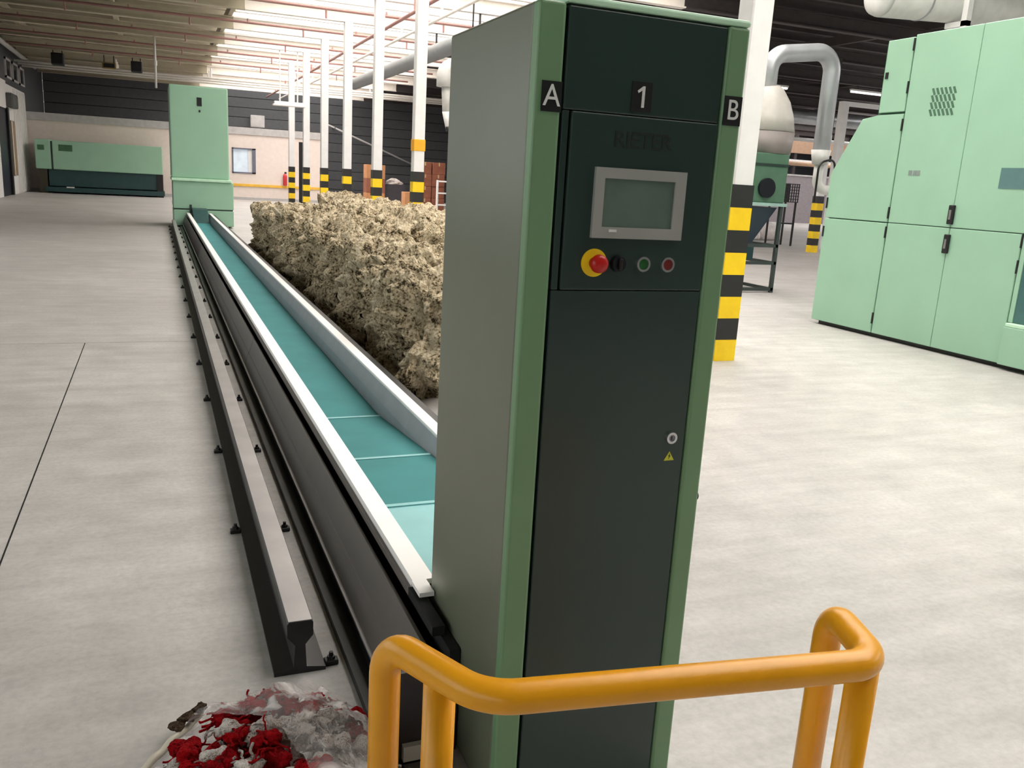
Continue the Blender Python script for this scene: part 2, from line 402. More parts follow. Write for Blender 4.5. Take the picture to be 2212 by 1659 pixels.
obj('window_frame', f, mat('grey_frame', (108, 110, 126), 0.5), win)
obj('pane', bx(WX0 + 0.06, WX1 - 0.34, PYY + 0.06, PYY + 0.08, WZ0 + 0.06, WZ1 - 0.06), WINPANE, win)
obj('sash', bx(WX1 - 0.34, WX1 - 0.16, PYY + 0.02, PYY + 0.08, WZ0 + 0.06, WZ1 - 0.06), WHITE, win)

lowg = mat('grey_low_wall', (150, 142, 146), 0.7)
wlo = obj('wall_low', bx(21.0, XR - 0.02, 45.0, 45.2, 0, 2.9), lowg); tag(wlo, kind='structure')
obj('cap_rail', bx(21.0, XR - 0.02, 44.95, 45.25, 2.9, 3.0), CAPG, wlo)
tag(obj('trim_3', bx(21.0, XR - 0.02, 45.0, 45.2, 4.3, 5.1), mat('tan_band', (178, 146, 122), 0.6)), kind='structure')
tag(obj('trim_4', bx(21.0, XR - 0.02, 44.9, 45.0, 3.7, 3.9), WHITE), kind='structure')
for k in range(7): obj('upright', bx(21.2 + 4 * k, 21.4 + 4 * k, 45.02, 45.18, 3.0, 5.5), BEAMD, wlo)
# white side room front on the left with ribbed sheet, navy door
WS = -5.06
side = bmesh.new()
for y0, y1, z0, z1 in ((30.0, 36.0, 0, 4.15), (36.0, 38.3, 3.15, 4.15), (38.3, 43.44, 0, 4.05)):
    box(side, WS - 0.12, WS, y0, y1, z0, z1)
so = obj('wall_side', side, WHITE); tag(so, kind='structure')
rib = bx(-0.0, 0.035, -0.09, 0.09, 0.02, 3.98); r0 = None
for k in range(8):
    yy = 40.0 + k * 0.45
    if r0 is None: r0 = obj('wall_rib', rib, WHITE, so); r0.location = (WS, yy, 0)
    else: share('wall_rib', r0.data, so, (WS, yy, 0))
door = obj('door_1', bx(WS - 0.1, WS - 0.02, 36.03, 38.27, 0.0, 3.12), NAVY); tag(door, kind='structure')
obj('door_frame', bx(WS - 0.01, WS + 0.05, 38.0, 38.34, 0, 3.18), BLACK, door)
pl = obj('wall_board', bx(WS, WS + 0.05, 38.75, 39.6, 0.7, 2.75, 0.01), WOODP); tag(pl, 'narrow brown board mounted on white wall beside navy door', 'board')
obj('board_edge', bx(WS + 0.05, WS + 0.07, 38.72, 38.8, 0.68, 2.77), WHITE, pl)
sb_ = obj('wall_box', bx(WS, WS + 0.22, 38.1, 39.5, 3.2, 3.72, 0.03), mat('box_grey', (84, 86, 84), 0.5)); tag(sb_, 'dark grey box mounted above navy door on white wall', 'box')
obj('box_cover', bx(WS + 0.22, WS + 0.235, 38.16, 39.44, 3.25, 3.67, 0.01), mat('box_grey', (84, 86, 84), 0.5), sb_)
lp = obj('wall_pipe', cyl(bmesh.new(), (WS + 0.2, 20, 5.35), (WS + 0.2, 46, 5.35), 0.085), PALEPIPE, smooth=True); tag(lp, 'white pipe running along upper left wall above white side room', 'pipe')
for k in range(3):
    yy = 39.4 + k * 1.9
    wn = empty('window_%d' % (k + 2), (XL + 0.0, yy, 0), kind='structure')
    ff = bmesh.new()
    for q in ((0, 0.08, 4.35, 5.1), (1.3, 1.38, 4.35, 5.1), (0, 1.38, 4.35, 4.43), (0, 1.38, 5.02, 5.1)): box(ff, 0.0, 0.06, q[0], q[1], q[2], q[3])
    obj('window_frame', ff, CAPG, wn); obj('pane', bx(0.01, 0.03, 0.08, 1.3, 4.43, 5.02), mat('dark_pane', (46, 48, 56), 0.15), wn)

# ------------------------------------------------------------------ control cabinet (nearest thing)
cab = empty('control_cabinet', (0, 0, 0), 'tall green control cabinet with touch screen in front of the trough', 'cabinet')
CX0, CX1, CY0, CY1, CZ = 0.723, 1.240, 1.70, 2.266, 1.923
obj('body', bx(CX0 + 0.004, CX1 - 0.004, CY0 + 0.03, CY1 - 0.03, 0.03, CZ - 0.02), GAP, cab)
obj('plinth', bx(CX0 + 0.02, CX1 - 0.02, CY0 + 0.03, CY1 - 0.03, 0.0, 0.03), BLACK, cab)
obj('side_cover', bx(CX0, CX0 + 0.02, CY0 + 0.022, CY1, 0.004, CZ - 0.012, 0.008, 3), SIDEGREEN, cab)
tag(cab.children[-1], 'grey green side cover')
obj('side_cover', bx(CX1 - 0.02, CX1, CY0 + 0.022, CY1, 0.004, CZ - 0.012, 0.008, 3), SIDEGREEN, cab)
obj('back_cover', bx(CX0 + 0.02, CX1 - 0.02, CY1 - 0.03, CY1, 0.004, CZ - 0.012), SIDEGREEN, cab)
obj('front_strip', bx(CX0 + 0.001, CX0 + 0.063, CY0 - 0.004, CY0 + 0.03, 0.004, CZ - 0.012, 0.007, 3), GREEN2, cab)
obj('front_strip', bx(1.184, CX1 - 0.001, CY0 - 0.004, CY0 + 0.03, 0.004, CZ - 0.012, 0.007, 3), GREEN2, cab)
obj('top_lid', bx(CX0 + 0.065, CX1, CY0 - 0.004, CY1, CZ - 0.011, CZ + 0.004, 0.006, 2), mat('pale_ledge', (196, 236, 206), 0.4), cab)  # pale colour paints in the light reflecting off the top edge
obj('top_cover', bx(CX0 + 0.02, CX0 + 0.064, CY0 + 0.03, CY1, CZ - 0.03, CZ - 0.012), SIDEGREEN, cab)
obj('lower_door', bx(0.793, 1.1805, CY0, CY0 + 0.03, 0.004, 1.3232, 0.003), DARKGREEN, cab); lowdoor = cab.children[-1]
obj('upper_panel', bx(0.793, 1.1805, CY0, CY0 + 0.03, 1.7038, CZ - 0.016, 0.003), DARKGREEN, cab)
obj('control_panel', bx(0.814, 1.1805, CY0 - 0.001, CY0 + 0.03, 1.3245, 1.7025, 0.003), DARKGREEN, cab); cpan = cab.children[-1]
obj('hinge_strip', bx(0.793, 0.809, CY0 + 0.002, CY0 + 0.03, 1.3245, 1.7025, 0.002), DARKGREEN, cab)
# screen: bezel frame, glass
fr = bmesh.new(); fx0, fx1, fz0, fz1 = 0.877, 1.107, 1.4405, 1.5916; yf = CY0 - 0.001
ox0, ox1, oz0, oz1 = 0.900, 1.0785, 1.465, 1.569
for q in ((fx0, ox0, fz0, fz1), (ox1, fx1, fz0, fz1), (ox0, ox1, fz0, oz0), (ox0, ox1, oz1, fz1)):
    box(fr, q[0], q[1], yf - 0.009, yf, q[2], q[3])
sf = obj('screen_bezel', fr, SCREENF, cab)
obj('screen', bx(ox0 - 0.001, ox1 + 0.001, yf - 0.005, yf - 0.001, oz0 - 0.001, oz1 + 0.001), SCREEN, sf)
obj('indicator', bx(0.918, 0.937, yf - 0.0105, yf - 0.009, 1.4545, 1.460), LABELW, sf)
# emergency stop and buttons
es = obj('emergency_stop', cyl(bmesh.new(), (0.8915, yf, 1.3857), (0.8915, yf - 0.004, 1.3857), 0.031, seg=32), STRIPEY, cab)
e2 = bmesh.new(); sweep(e2, [(0.8915, yf - 0.004, 1.3857), (0.8915, yf - 0.018, 1.3857), (0.8915, yf - 0.018, 1.3857), (0.8915, yf - 0.024, 1.3857), (0.8915, yf - 0.034, 1.3857), (0.8915, yf - 0.038, 1.3857)], [0.013, 0.013, 0.017, 0.0205, 0.0195, 0.013], 24)
obj('mushroom_button', e2, REDB, es, smooth=True)
kb = obj('selector_switch', cyl(bmesh.new(), (0.951, yf, 1.3848), (0.951, yf - 0.012, 1.3848), 0.019, 0.017, 28), mat('switch_black', (18, 22, 32), 0.35), cab)
obj('switch_handle', bx(0.947, 0.955, yf - 0.02, yf - 0.012, 1.372, 1.398, 0.002), BLACK, kb)
for xx, lens in ((1.017, GREENLENS), (1.0813, REDLENS)):
    pb = obj('push_button', ring(bmesh.new(), (xx, 0, 1.3845), 0.0122, 0.0172, yf - 0.006, yf), CHROME, cab)
    obj('button_lens', cyl(bmesh.new(), (xx, yf, 1.3845), (xx, yf - 0.004, 1.3845), 0.0122, seg=24), lens, pb)
# key lock and warning triangle on the lower door
kl = obj('door_lock', ring(bmesh.new(), (1.140, 0, 0.9655), 0.0085, 0.0145, CY0 - 0.008, CY0), CHROME, cab)
obj('lock_core', cyl(bmesh.new(), (1.140, CY0, 0.9655), (1.140, CY0 - 0.005, 0.9655), 0.0085, seg=20), mat('lock_grey', (130, 132, 140), 0.3, metal=0.5), kl)
obj('key_slot', bx(1.1385, 1.1415, CY0 - 0.0058, CY0 - 0.005, 0.961, 0.970), BLACK, kl)
tr = obj('warning_sign', prism(bmesh.new(), [(1.1267, 0.907), (1.155, 0.907), (1.1408, 0.9296)], CY0 - 0.0015, CY0), WARN, cab)
fl = [(1.142, 0.9255), (1.1375, 0.918), (1.1405, 0.918), (1.1385, 0.910), (1.1442, 0.9197), (1.1413, 0.9197)]
obj('flash_symbol', prism(bmesh.new(), fl, CY0 - 0.0022, CY0 - 0.0015), BLACK, tr)
# plates A, 1, B
for ch, xa, xb, za, zb, dy in (('A', 0.7395, 0.7853, 1.6955, 1.756, -0.004), ('1', 0.953, 1.002, 1.7125, 1.774, 0.0), ('B', 1.1885, 1.2353, 1.701, 1.7645, -0.004)):
    pt = obj('letter_plate', bx(xa, xb, CY0 + dy - 0.002, CY0 + dy, za, zb, 0.0), BLACK, cab)
    if ch == '1':
        xm, zm = (xa + xb) / 2, (za + zb) / 2
        one = [(xm + 0.006, zm - 0.022), (xm + 0.006, zm + 0.022), (xm + 0.001, zm + 0.022), (xm - 0.012, zm + 0.012), (xm - 0.0095, zm + 0.0075), (xm - 0.0005, zm + 0.0135), (xm - 0.0005, zm - 0.022)]
        obj('lettering', prism(bmesh.new(), one, CY0 + dy - 0.0034, CY0 + dy - 0.002), LABELW, pt)
    else: text('lettering', ch, (xa + xb) / 2, CY0 + dy - 0.0028, (za + zb) / 2, 0.0625, LABELW, pt, 0.0006, 0.95, 0.0)
text('maker_lettering', 'RIETER', 0.9907, CY0 - 0.0014, 1.6507, 0.049, DEEPTXT, cpan, 0.0005, 0.98, 0.0002)
obj('side_knob', cyl(bmesh.new(), (CX1, 1.73, 0.7945), (CX1 + 0.015, 1.73, 0.7945), 0.012, seg=16), BLACK, cab)

# ------------------------------------------------------------------ yellow guard rail in front of the cabinet
gr = empty('guard_rail', (0, 0, 0), 'yellow tubular guard rail bent around the front of the cabinet', 'guard rail')
GZ, GRAD = 0.795, 0.0265
A_ = (0.328, 1.262); B_ = (0.428, 1.055); C_ = (1.098, 0.955); D2 = (1.158, 1.133)
path = [(A_[0], A_[1], 0.0), (A_[0], A_[1], GZ), (B_[0], B_[1], GZ), (C_[0], C_[1], GZ), (D2[0], D2[1], GZ), (D2[0], D2[1], 0.0)]
obj('hand_tube', sweep(bmesh.new(), fillet(path, [0, 0.06, 0.10, 0.06, 0.06, 0], 10), GRAD, 24), YELLOW, gr, smooth=True)
for px, py in ((0.391, 1.158), (1.100, 0.985)):
    obj('post', cyl(bmesh.new(), (px, py, 0.0), (px, py, GZ - 0.005), GRAD, seg=24), YELLOW, gr, smooth=True)
for px, py in ((A_[0], A_[1]), (0.391, 1.158), (1.100, 0.985), (D2[0], D2[1])):
    obj('foot_plate', bx(px - 0.05, px + 0.05, py - 0.05, py + 0.05, 0.0, 0.008), YELLOW, gr)

# ------------------------------------------------------------------ crane rail on the floor
rl = empty('floor_rail', (0, 0, 0), 'dark steel floor rail with bolted clips beside the long trough', 'rail')
c = 0.368
prof = [(-0.08, 0.0), (0.08, 0.0), (0.08, 0.012), (0.02, 0.022), (0.016, 0.10), (0.028, 0.115), (0.040, 0.130), (0.040, 0.174), (0.034, 0.180),
        (-0.034, 0.180), (-0.040, 0.174), (-0.040, 0.130), (-0.028, 0.115), (-0.016, 0.10), (-0.02, 0.022), (-0.08, 0.012)]
obj('rail_section', prism(bmesh.new(), [(c + x, z) for x, z in prof], 2.47, 22.9), STEEL, rl)
obj('running_face', bx(c - 0.036, c + 0.036, 2.472, 22.9, 0.180, 0.183), RAILTOP, rl); tag(rl.children[-1], 'pale running face')
cb = bmesh.new(); box(cb, -0.022, 0.022, -0.016, 0.016, 0.0, 0.018, 0.003, 1); cyl(cb, (0, 0, 0.018), (0, 0, 0.042), 0.007, seg=8); cyl(cb, (0, 0, 0.018), (0, 0, 0.028), 0.013, seg=6)
clip0 = obj('rail_clip', cb, BLACK, rl); clip0.location = (c - 0.102, 23.0 - 0.15, 0)
for k in range(18):
    yy = 2.5 + 1.14 * k
    if k: share('rail_clip', clip0.data, rl, (c - 0.102, yy, 0))
    share('rail_clip', clip0.data, rl, (c + 0.102, yy - (0.03 if k else 0.0), 0))

# ------------------------------------------------------------------ long trough with teal belt
TY1 = 22.95
tb = empty('conveyor_trough', (0, 0, 0), 'long low trough with teal belt running to the far green tower', 'conveyor')
TB0 = 1.95
T0 = 2.30
obj('base_channel', prism(bmesh.new(), [(0.515, 0.0), (0.66, 0.0), (0.66, 0.085), (0.57, 0.085), (0.57, 0.03), (0.515, 0.03)], TB0, TY1), BLACK, tb)
obj('edge_strip', bx(0.563, 0.577, TB0, TY1, 0.085, 0.094), RAILTOP, tb)
segs = [(TB0, 6.6), (6.61, 11.2), (11.21, 14.6), (14.61, TY1)]
for a, b in segs:
    pn = [(0.575, 0.094), (0.600, 0.18), (0.606, 0.184), (0.640, 0.287), (0.652, 0.285), (0.618, 0.178), (0.588, 0.094)]
    obj('side_panel', prism(bmesh.new(), pn, a, b), PANEL if b < TY1 else PANEL2, tb)
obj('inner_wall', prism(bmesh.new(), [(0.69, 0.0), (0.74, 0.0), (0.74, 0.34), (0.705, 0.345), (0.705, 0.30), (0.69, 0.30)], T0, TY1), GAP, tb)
obj('white_lip', prism(bmesh.new(), [(0.672, 0.346), (0.676, 0.334), (0.745, 0.345), (0.745, 0.36), (0.676, 0.36)], T0, TY1), LIPW, tb)
obj('lip_support', bx(0.664, 0.70, T0, TY1, 0.312, 0.334), PANEL, tb)
obj('white_lip', bx(0.674, 0.719, 2.215, T0, 0.346, 0.36), LIPW, tb)
obj('lip_support', bx(0.664, 0.70, 2.05, T0, 0.312, 0.340), GAP, tb)  # near stretch coloured black to stand for shadow by the cabinet
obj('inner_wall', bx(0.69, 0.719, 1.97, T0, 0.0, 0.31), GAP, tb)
obj('foot_block', bx(0.555, 0.64, TB0 - 0.03, TB0 - 0.012, 0.03, 0.075), WHITE, tb)
obj('end_plate', bx(0.516, 0.64, TB0 - 0.012, TB0, 0.03, 0.285), PANEL2, tb)
obj('inner_wall', prism(bmesh.new(), [(1.150, 0.16), (1.170, 0.16), (1.225, 0.345), (1.195, 0.345), (1.165, 0.26)], T0, TY1), GREYW, tb)
tag(tb.children[-1], 'grey inner wall of the far side')
obj('white_lip', bx(1.192, 1.258, T0, TY1, 0.345, 0.362, 0.003, 1), LIPW, tb)
obj('outer_channel', prism(bmesh.new(), [(1.225, 0.0), (1.35, 0.0), (1.35, 0.05), (1.285, 0.05), (1.285, 0.30), (1.335, 0.30), (1.335, 0.325), (1.225, 0.325)], T0, TY1), STEEL, tb)
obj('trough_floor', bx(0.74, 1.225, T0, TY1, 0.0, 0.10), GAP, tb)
def belt(name, pts, m):
    top = pts; bot = [(y, z - 0.012) for y, z in reversed(pts)]
    return obj(name, prism(bmesh.new(), top + bot, 0.742, 1.163, 'x'), m, tb)
belt('belt', [(4.70, 0.185), (TY1 - 0.2, 0.185)], BELT)
belt('belt_ramp', [(3.72, 0.268), (4.69, 0.188)], BELT)
belt('belt_ramp', [(2.96, 0.335), (3.71, 0.270)], BELT)
belt('belt_head', [(T0, 0.352), (2.95, 0.337)], BELTHI)
for y, z in ((4.695, 0.188), (3.715, 0.270), (2.955, 0.338)):
    obj('belt_joint', bx(0.745, 1.160, y - 0.012, y + 0.012, z, z + 0.004), BELTHI, tb)
# ramp side fairings on the right
obj('side_fairing', prism(bmesh.new(), [(2.31, 0.33), (2.96, 0.315), (3.72, 0.25), (4.75, 0.17), (4.75, 0.16), (2.31, 0.16)], 1.150, 1.166, 'x'), BELT, tb)
hd = bmesh.new(); prism(hd, [(TY1 - 1.2, 0.185), (TY1 - 0.02, 0.185), (TY1 - 0.02, 0.48), (TY1 - 0.5, 0.46)], 0.80, 1.14, 'x')
obj('belt_hood', hd, DEEPTEAL, tb)
obj('hood_flange', bx(0.745, 0.80, TY1 - 0.06, TY1 - 0.02, 0.36, 0.56), DARKGREEN, tb)

# ------------------------------------------------------------------ far green tower on the track
tw = empty('travelling_tower', (0, 0, 0), 'tall pale green tower at the far end of the trough', 'machine tower')
tx0, tx1, ty0, ty1 = 0.36, 1.70, 23.0, 24.6
obj('upper_body', bx(tx0, tx1, ty0, ty1, 1.19, 3.36, 0.03), GREEN, tw)
obj('ledge', bx(tx0 - 0.01, tx1 + 0.05, ty0 - 0.09, ty1, 1.12, 1.19, 0.015), mat('pale_ledge', (196, 236, 206), 0.4), tw)
obj('lower_body', bx(tx0 + 0.02, tx1 + 0.09, ty0 - 0.02, ty1, 0.455, 1.12, 0.015), GREEN, tw)
obj('seam', bx(tx0 + 0.04, tx1 + 0.07, ty0, ty1, 0.425, 0.455), DARKGREEN, tw)
obj('skirt', bx(tx0 + 0.02, tx1 + 0.09, ty0 - 0.02, ty1, 0.04, 0.425, 0.015), GREEN, tw)
obj('foot', bx(tx0 + 0.08, tx1, ty0 + 0.05, ty1 - 0.05, 0.0, 0.04), BLACK, tw)
tp = obj('number_plate', bx(0.985, 1.095, ty0 - 0.012, ty0, 2.90, 3.10), BLACK, tw)
obj('small_badge', bx(1.02, 1.06, ty0 - 0.012, ty0, 2.76, 2.81), BLACK, tw)

# ------------------------------------------------------------------ far left machine before the cream wall
fm = empty('feed_machine', (0, 0, 0), 'long low green machine with dark green base before the cream wall', 'machine')
mx0, mx1, my0, my1 = -4.6, 0.30, 41.5, 43.2
obj('upper_body', bx(-3.95, mx1, my0, my1, 0.98, 2.16, 0.03), GREEN, fm)
obj('end_body', bx(mx0, -4.02, my0, my1, 0.98, 2.18, 0.03), GREEN, fm)
obj('seam', bx(-4.02, -3.95, my0 + 0.05, my1, 0.98, 2.12), DARKGREEN, fm)
obj('lower_body', bx(-4.15, mx1, my0 + 0.12, my1, 0.30, 0.98, 0.01), DEEPTEAL, fm)
obj('base_tray', bx(-4.3, mx1 + 0.05, my0 - 0.02, my1, 0.06, 0.26, 0.01), DEEPTEAL, fm)
obj('end_leg', bx(-4.5, -4.2, my0 + 0.1, my1, 0.0, 0.98), mat('leg_olive', (58, 56, 40), 0.5), fm)
obj('end_leg', bx(mx1 - 0.25, mx1, my0 + 0.02, my1, 0.0, 0.98), BLACK, fm)
obj('nameplate', bx(-3.72, -3.2, my0 - 0.01, my0, 1.74, 2.0), mat('plate_green', (60, 104, 74), 0.5), fm)
obj('side_badge', bx(-4.5, -4.25, my0 - 0.01, my0, 1.75, 1.95), mat('plate_green', (60, 104, 74), 0.5), fm)
obj('light_strip', bx(-3.5, -3.2, my0 - 0.05, my0 - 0.02, 0.24, 0.29), WHITE, fm)

# ------------------------------------------------------------------ big green machine on the right
mr = empty('blending_machine', (0, 0, 0), 'large light green panelled machine standing at the right side', 'machine')
X = 7.776; XB = 10.2; G = 0.008; ZT = 3.365
yA, yB, yC, yD = 8.69, 7.665, 6.80, 5.94
body = bmesh.new()
prism(body, [(yA - 0.03, 0.05), (yA - 0.03, 1.88), (8.27, 2.5), (8.06, 2.53), (8.06, ZT - 0.02), (1.5, ZT - 0.02), (1.5, 0.05)], X + 0.035, XB, 'x')
obj('body', body, GREEN, mr)
obj('plinth', bx(X + 0.06, XB - 0.05, 1.55, yA - 0.08, 0.0, 0.05), BLACK, mr)
def side(name, pts, m=GREEN, x0=X, x1=X + 0.03, bev=0.006):
    b = prism(bmesh.new(), pts, x0, x1, 'x')
    bmesh.ops.bevel(b, geom=b.edges[:], offset=bev, segments=1, affect='EDGES')
    return obj(name, b, m, mr)
obj('seam_backing', prism(bmesh.new(), [(yA - 0.05, 0.06), (yA - 0.05, 1.86), (8.3, 2.45), (8.08, 2.5), (8.08, ZT - 0.04), (1.6, ZT - 0.04), (1.6, 0.06)], X + 0.028, X + 0.04, 'x'), mat('seam_green', (52, 84, 66), 0.7), mr)
side('panel', [(yB + G, 0.05), (yA, 0.05), (yA, 1.335 - G), (yB + G, 1.335 - G)])
side('panel', [(yB + G, 1.335 + G / 2), (yA, 1.335 + G / 2), (yA, 1.87), (8.29, 2.5), (8.05, 2.535), (yB + G, 2.535)])
side('panel', [(yB + G, 2.56), (8.05, 2.56), (8.05, ZT - 0.02), (yB + G, ZT - 0.02)])
side('door', [(yC + G / 3, 0.05), (yB - G, 0.05), (yB - G, 1.335 - G / 2), (yC + G / 3, 1.335 - G / 2)])
side('door', [(yC + G / 3, 1.335 + G / 2), (yB - G, 1.335 + G / 2), (yB - G, ZT), (yC + G / 3, ZT)])
side('door', [(yD + G, 0.05), (yC - G / 3, 0.05), (yC - G / 3, 1.335 - G / 2), (yD + G, 1.335 - G / 2)])
side('door', [(5.0, 1.335 + G / 2), (yC - G / 3, 1.335 + G / 2), (yC - G / 3, ZT), (5.0, ZT)])
side('panel', [(1.5, 1.335 + G / 2), (5.0 - G, 1.335 + G / 2), (5.0 - G, ZT), (1.5, ZT)])
side('panel', [(1.5, 0.05), (yD - G, 0.05), (yD - G, 0.43), (1.5, 0.43)], x0=X - 0.05)
obj('shelf', bx(X - 0.05, X + 0.03, 1.5, yD - 0.02, 0.43, 0.47, 0.01), mat('pale_ledge', (196, 236, 206), 0.4), mr)
obj('side_window', bx(X + 0.005, X + 0.03, 1.5, yD - 0.06, 0.475, 1.33), TEALGLASS, mr)
obj('window_strip', bx(X - 0.005, X + 0.03, yD - 0.058, yD - 0.012, 0.475, 1.33), GREEN, mr)
dw = prism(bmesh.new(), [(5.55, 1.755), (6.31, 1.755), (6.31, 1.955), (5.55, 1.955)], X - 0.004, X + 0.004, 'x')
obj('sight_glass', dw, TEALGLASS, mr)
# slotted vent: slanted slots
vg = bmesh.new()
for i in range(6):
    for j in range(4):
        y0 = 7.295 - i * 0.054; z0 = 2.49 + j * 0.073
        prism(vg, [(y0, z0), (y0 - 0.026, z0 + 0.004), (y0 + 0.008, z0 + 0.072), (y0 + 0.034, z0 + 0.068)], X - 0.003, X + 0.002, 'x')
tag(obj('vent_slots', vg, mat('slot_green', (70, 106, 84), 0.7), mr), kind='stuff')
for q in ((7.47, 7.42), (7.405, 7.36), (7.35, 7.31)):
    obj('label_plate', bx(X - 0.003, X + 0.001, q[1], q[0], 1.865, 1.92), mat('label_grey', (128, 140, 136), 0.5), mr)
for z0 in (1.37, 1.065):
    h = obj('handle', bx(X - 0.03, X, yC - 0.035, yC + 0.035, z0, z0 + 0.20, 0.008), BLACK, mr)
    obj('latch', bx(X - 0.038, X - 0.03, yC - 0.012, yC + 0.012, z0 + 0.05, z0 + 0.15), mat('latch_grey', (120, 120, 118), 0.4), h)
for yy, zs in ((yB, (0.16, 1.16, 1.38, 2.35, 2.75, 3.2)), (yA - 0.01, (1.1, 1.45)), (yD, (0.2, 0.95, 1.2))):
    for z0 in zs: obj('hinge', cyl(bmesh.new(), (X - 0.006, yy, z0), (X - 0.006, yy, z0 + 0.13), 0.011, seg=8), BLACK, mr)
obj('door_pin', bx(X - 0.01, X, 7.98, 8.02, 2.93, 3.0), BLACK, mr)

# ------------------------------------------------------------------ pillars
def pillar(x, y, label, group, shade_top=False, lampband=False, ztop=5.5):
    t = empty('striped_pillar', (x, y, 0), label, 'pillar', group)
    h = 0.11; zw = 3.4 if shade_top else ztop
    obj('shaft', bx(-h, h, -h, h, 0.0, zw, 0.012, 1), WHITE, t)
    if shade_top: obj('shaded_upper_shaft', bx(-h, h, -h, h, zw, ztop, 0.012, 1), BEAMD, t)  # pillar top coloured dark for the unlit space under the roof
    for k in range(8):
        m = (STRIPEY if k % 2 == 0 else STRIPEK)
        z0, z1 = 0.205 * k, 0.205 * (k + 1)
        b_ = bmesh.new(); e = h + 0.006
        prism(b_, [(-e, -e), (e, -e), (e, e), (-e, e)], z0 + 0.001, z1, 'z')
        obj('yellow_band' if k % 2 == 0 else 'black_band', b_, m, t)
    if lampband: obj('orange_sleeve', bx(-h - 0.012, h + 0.012, -h - 0.012, h + 0.012, 2.05, 2.28, 0.01), mat('orange_sleeve', (240, 176, 40), 0.5), t)
    return t
for k in range(9):
    lab = ['white pillar with yellow and black bands, right behind the control cabinet',
           'banded white pillar hidden next behind the control cabinet', 'banded white pillar second hidden behind the control cabinet',
           'white banded pillar carrying an orange sleeve, behind the fibre bales',
           'white banded pillar next beyond the orange sleeved pillar', 'white banded pillar second beyond the orange sleeved pillar',
           'white banded pillar third beyond the orange sleeved pillar', 'white banded pillar right of the tall black board',
           'farthest white banded pillar, left of the tall black board'][k]
    if k in (1, 2): continue
    pillar(5.0 if k else 4.96, 6.75 + 3.62 * k, lab, 'banded pillars in the row behind the bales', lampband=(k == 3))
pillar(18.1, 20.6, 'white banded pillar standing behind the left end of the large machine', 'banded pillars beyond the large machine', shade_top=True)
bb = obj('black_board', bx(5.02, 5.32, 33.9, 33.98, 0, 2.55, 0.01), BLACK); tag(bb, 'tall black board standing between the two farthest pillars', 'board')
obj('foot', bx(4.98, 5.36, 33.75, 34.1, 0, 0.04), BLACK, bb)

# ------------------------------------------------------------------ fibre bales
def bale(name, cx, cy, sx, sy, sz, seed, label, group, n=60, lim=(-9, 9, -9, 9)):
    bm = bmesh.new(); idx = {}
    def V(p):
        k = (round(p[0] * n), round(p[1] * n), round(p[2] * n))
        if k not in idx: idx[k] = bm.verts.new(p)
        return idx[k]
    g_ = [i / n * 2 - 1 for i in range(n + 1)]
    for ax in range(3):
        for s in (-1, 1):
            if ax == 2 and s == -1: continue
            for i in range(n):
                for j in range(n):
                    q = []
                    for u, v in ((i, j), (i + 1, j), (i + 1, j + 1), (i, j + 1)):
                        p = [0, 0, 0]; p[ax] = s; p[(ax + 1) % 3] = g_[u]; p[(ax + 2) % 3] = g_[v]; q.append(V(tuple(p)))
                    bm.faces.new(q)
    off = Vector((seed * 7.13, seed * 3.7, seed * 1.9))
    for v in bm.verts:
        p = v.co.copy(); d = Vector((p.x ** 5, p.y ** 5, max(0, p.z) ** 5 + (0.0))); d = d.normalized() if d.length > 1e-4 else Vector((0, 0, 1))
        L_ = (abs(p.x) ** 7 + abs(p.y) ** 7 + max(0, p.z) ** 7) ** (1 / 7)
        q = p / max(L_, 0.6) if p.z > 0 else p
        w_ = Vector((q.x * sx / 2, q.y * sy / 2, (q.z + 1) / 2 * sz))
        big = noise.fractal(w_ * 2.2 + off, 1.0, 2.0, 3)
        rid = noise.ridged_multi_fractal(w_ * 3.2 + off, 0.9, 2.1, 4, 0.9, 2.0)
        fine = noise.noise(w_ * 26 + off) + 0.6 * noise.noise(w_ * 55 + off)
        side_ = 1.0 if d.z < 0.7 else 0.55
        f1 = noise.voronoi(w_ * 3.2 + off + 0.35 * noise.noise_vector(w_ * 6 + off))[0][0]
        f2 = noise.voronoi(w_ * 9.0 + off + 0.5 * noise.noise_vector(w_ * 12 + off))[0][0]
        w_ += d * (0.12 * big + side_ * (0.34 * (0.5 - f1) + 0.05 * (rid - 1.1)) + 0.085 * (0.45 - f2) + 0.016 * fine)
        w_.z = max(0.0, w_.z); w_.x = min(max(w_.x, lim[0]), lim[1]); w_.y = min(max(w_.y, lim[2]), lim[3])
        v.co = w_
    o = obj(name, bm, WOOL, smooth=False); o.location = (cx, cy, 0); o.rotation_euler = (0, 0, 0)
    tag(o, label, 'bale', group); return o
hs = [0.84, 0.93, 0.9, 0.95, 0.93, 0.97, 0.95, 0.92]
for k in range(8):
    lab = 'beige loose fibre bale along the trough, ' + ('nearest to' if k == 0 else ORD[k] + ' counted from') + ' the control cabinet'
    bale('fibre_bale', 2.2, 6.3 + 1.33 * k, 1.18, 1.34, hs[k], k + 1, lab, 'fibre bales in the row along the trough', lim=(-9, 0.525, -0.66 if k else -9, 0.66 if k < 7 else 9))
for k in range(3, 8):
    lab = 'beige fibre bale in the middle row behind the trough row, ' + ('farthest from the cabinet' if k == 7 else ORD[7 - k] + ' nearer than the farthest')
    bale('fibre_bale', 3.25, 6.3 + 1.33 * k, 1.12, 1.34, [0, 0, 0, .98, 1.0, 1.03, 1.1, 1.12][k], k + 21, lab, 'fibre bales in the middle row', n=36, lim=(-0.52, 0.515, -0.66, 0.66 if k < 7 else 9))
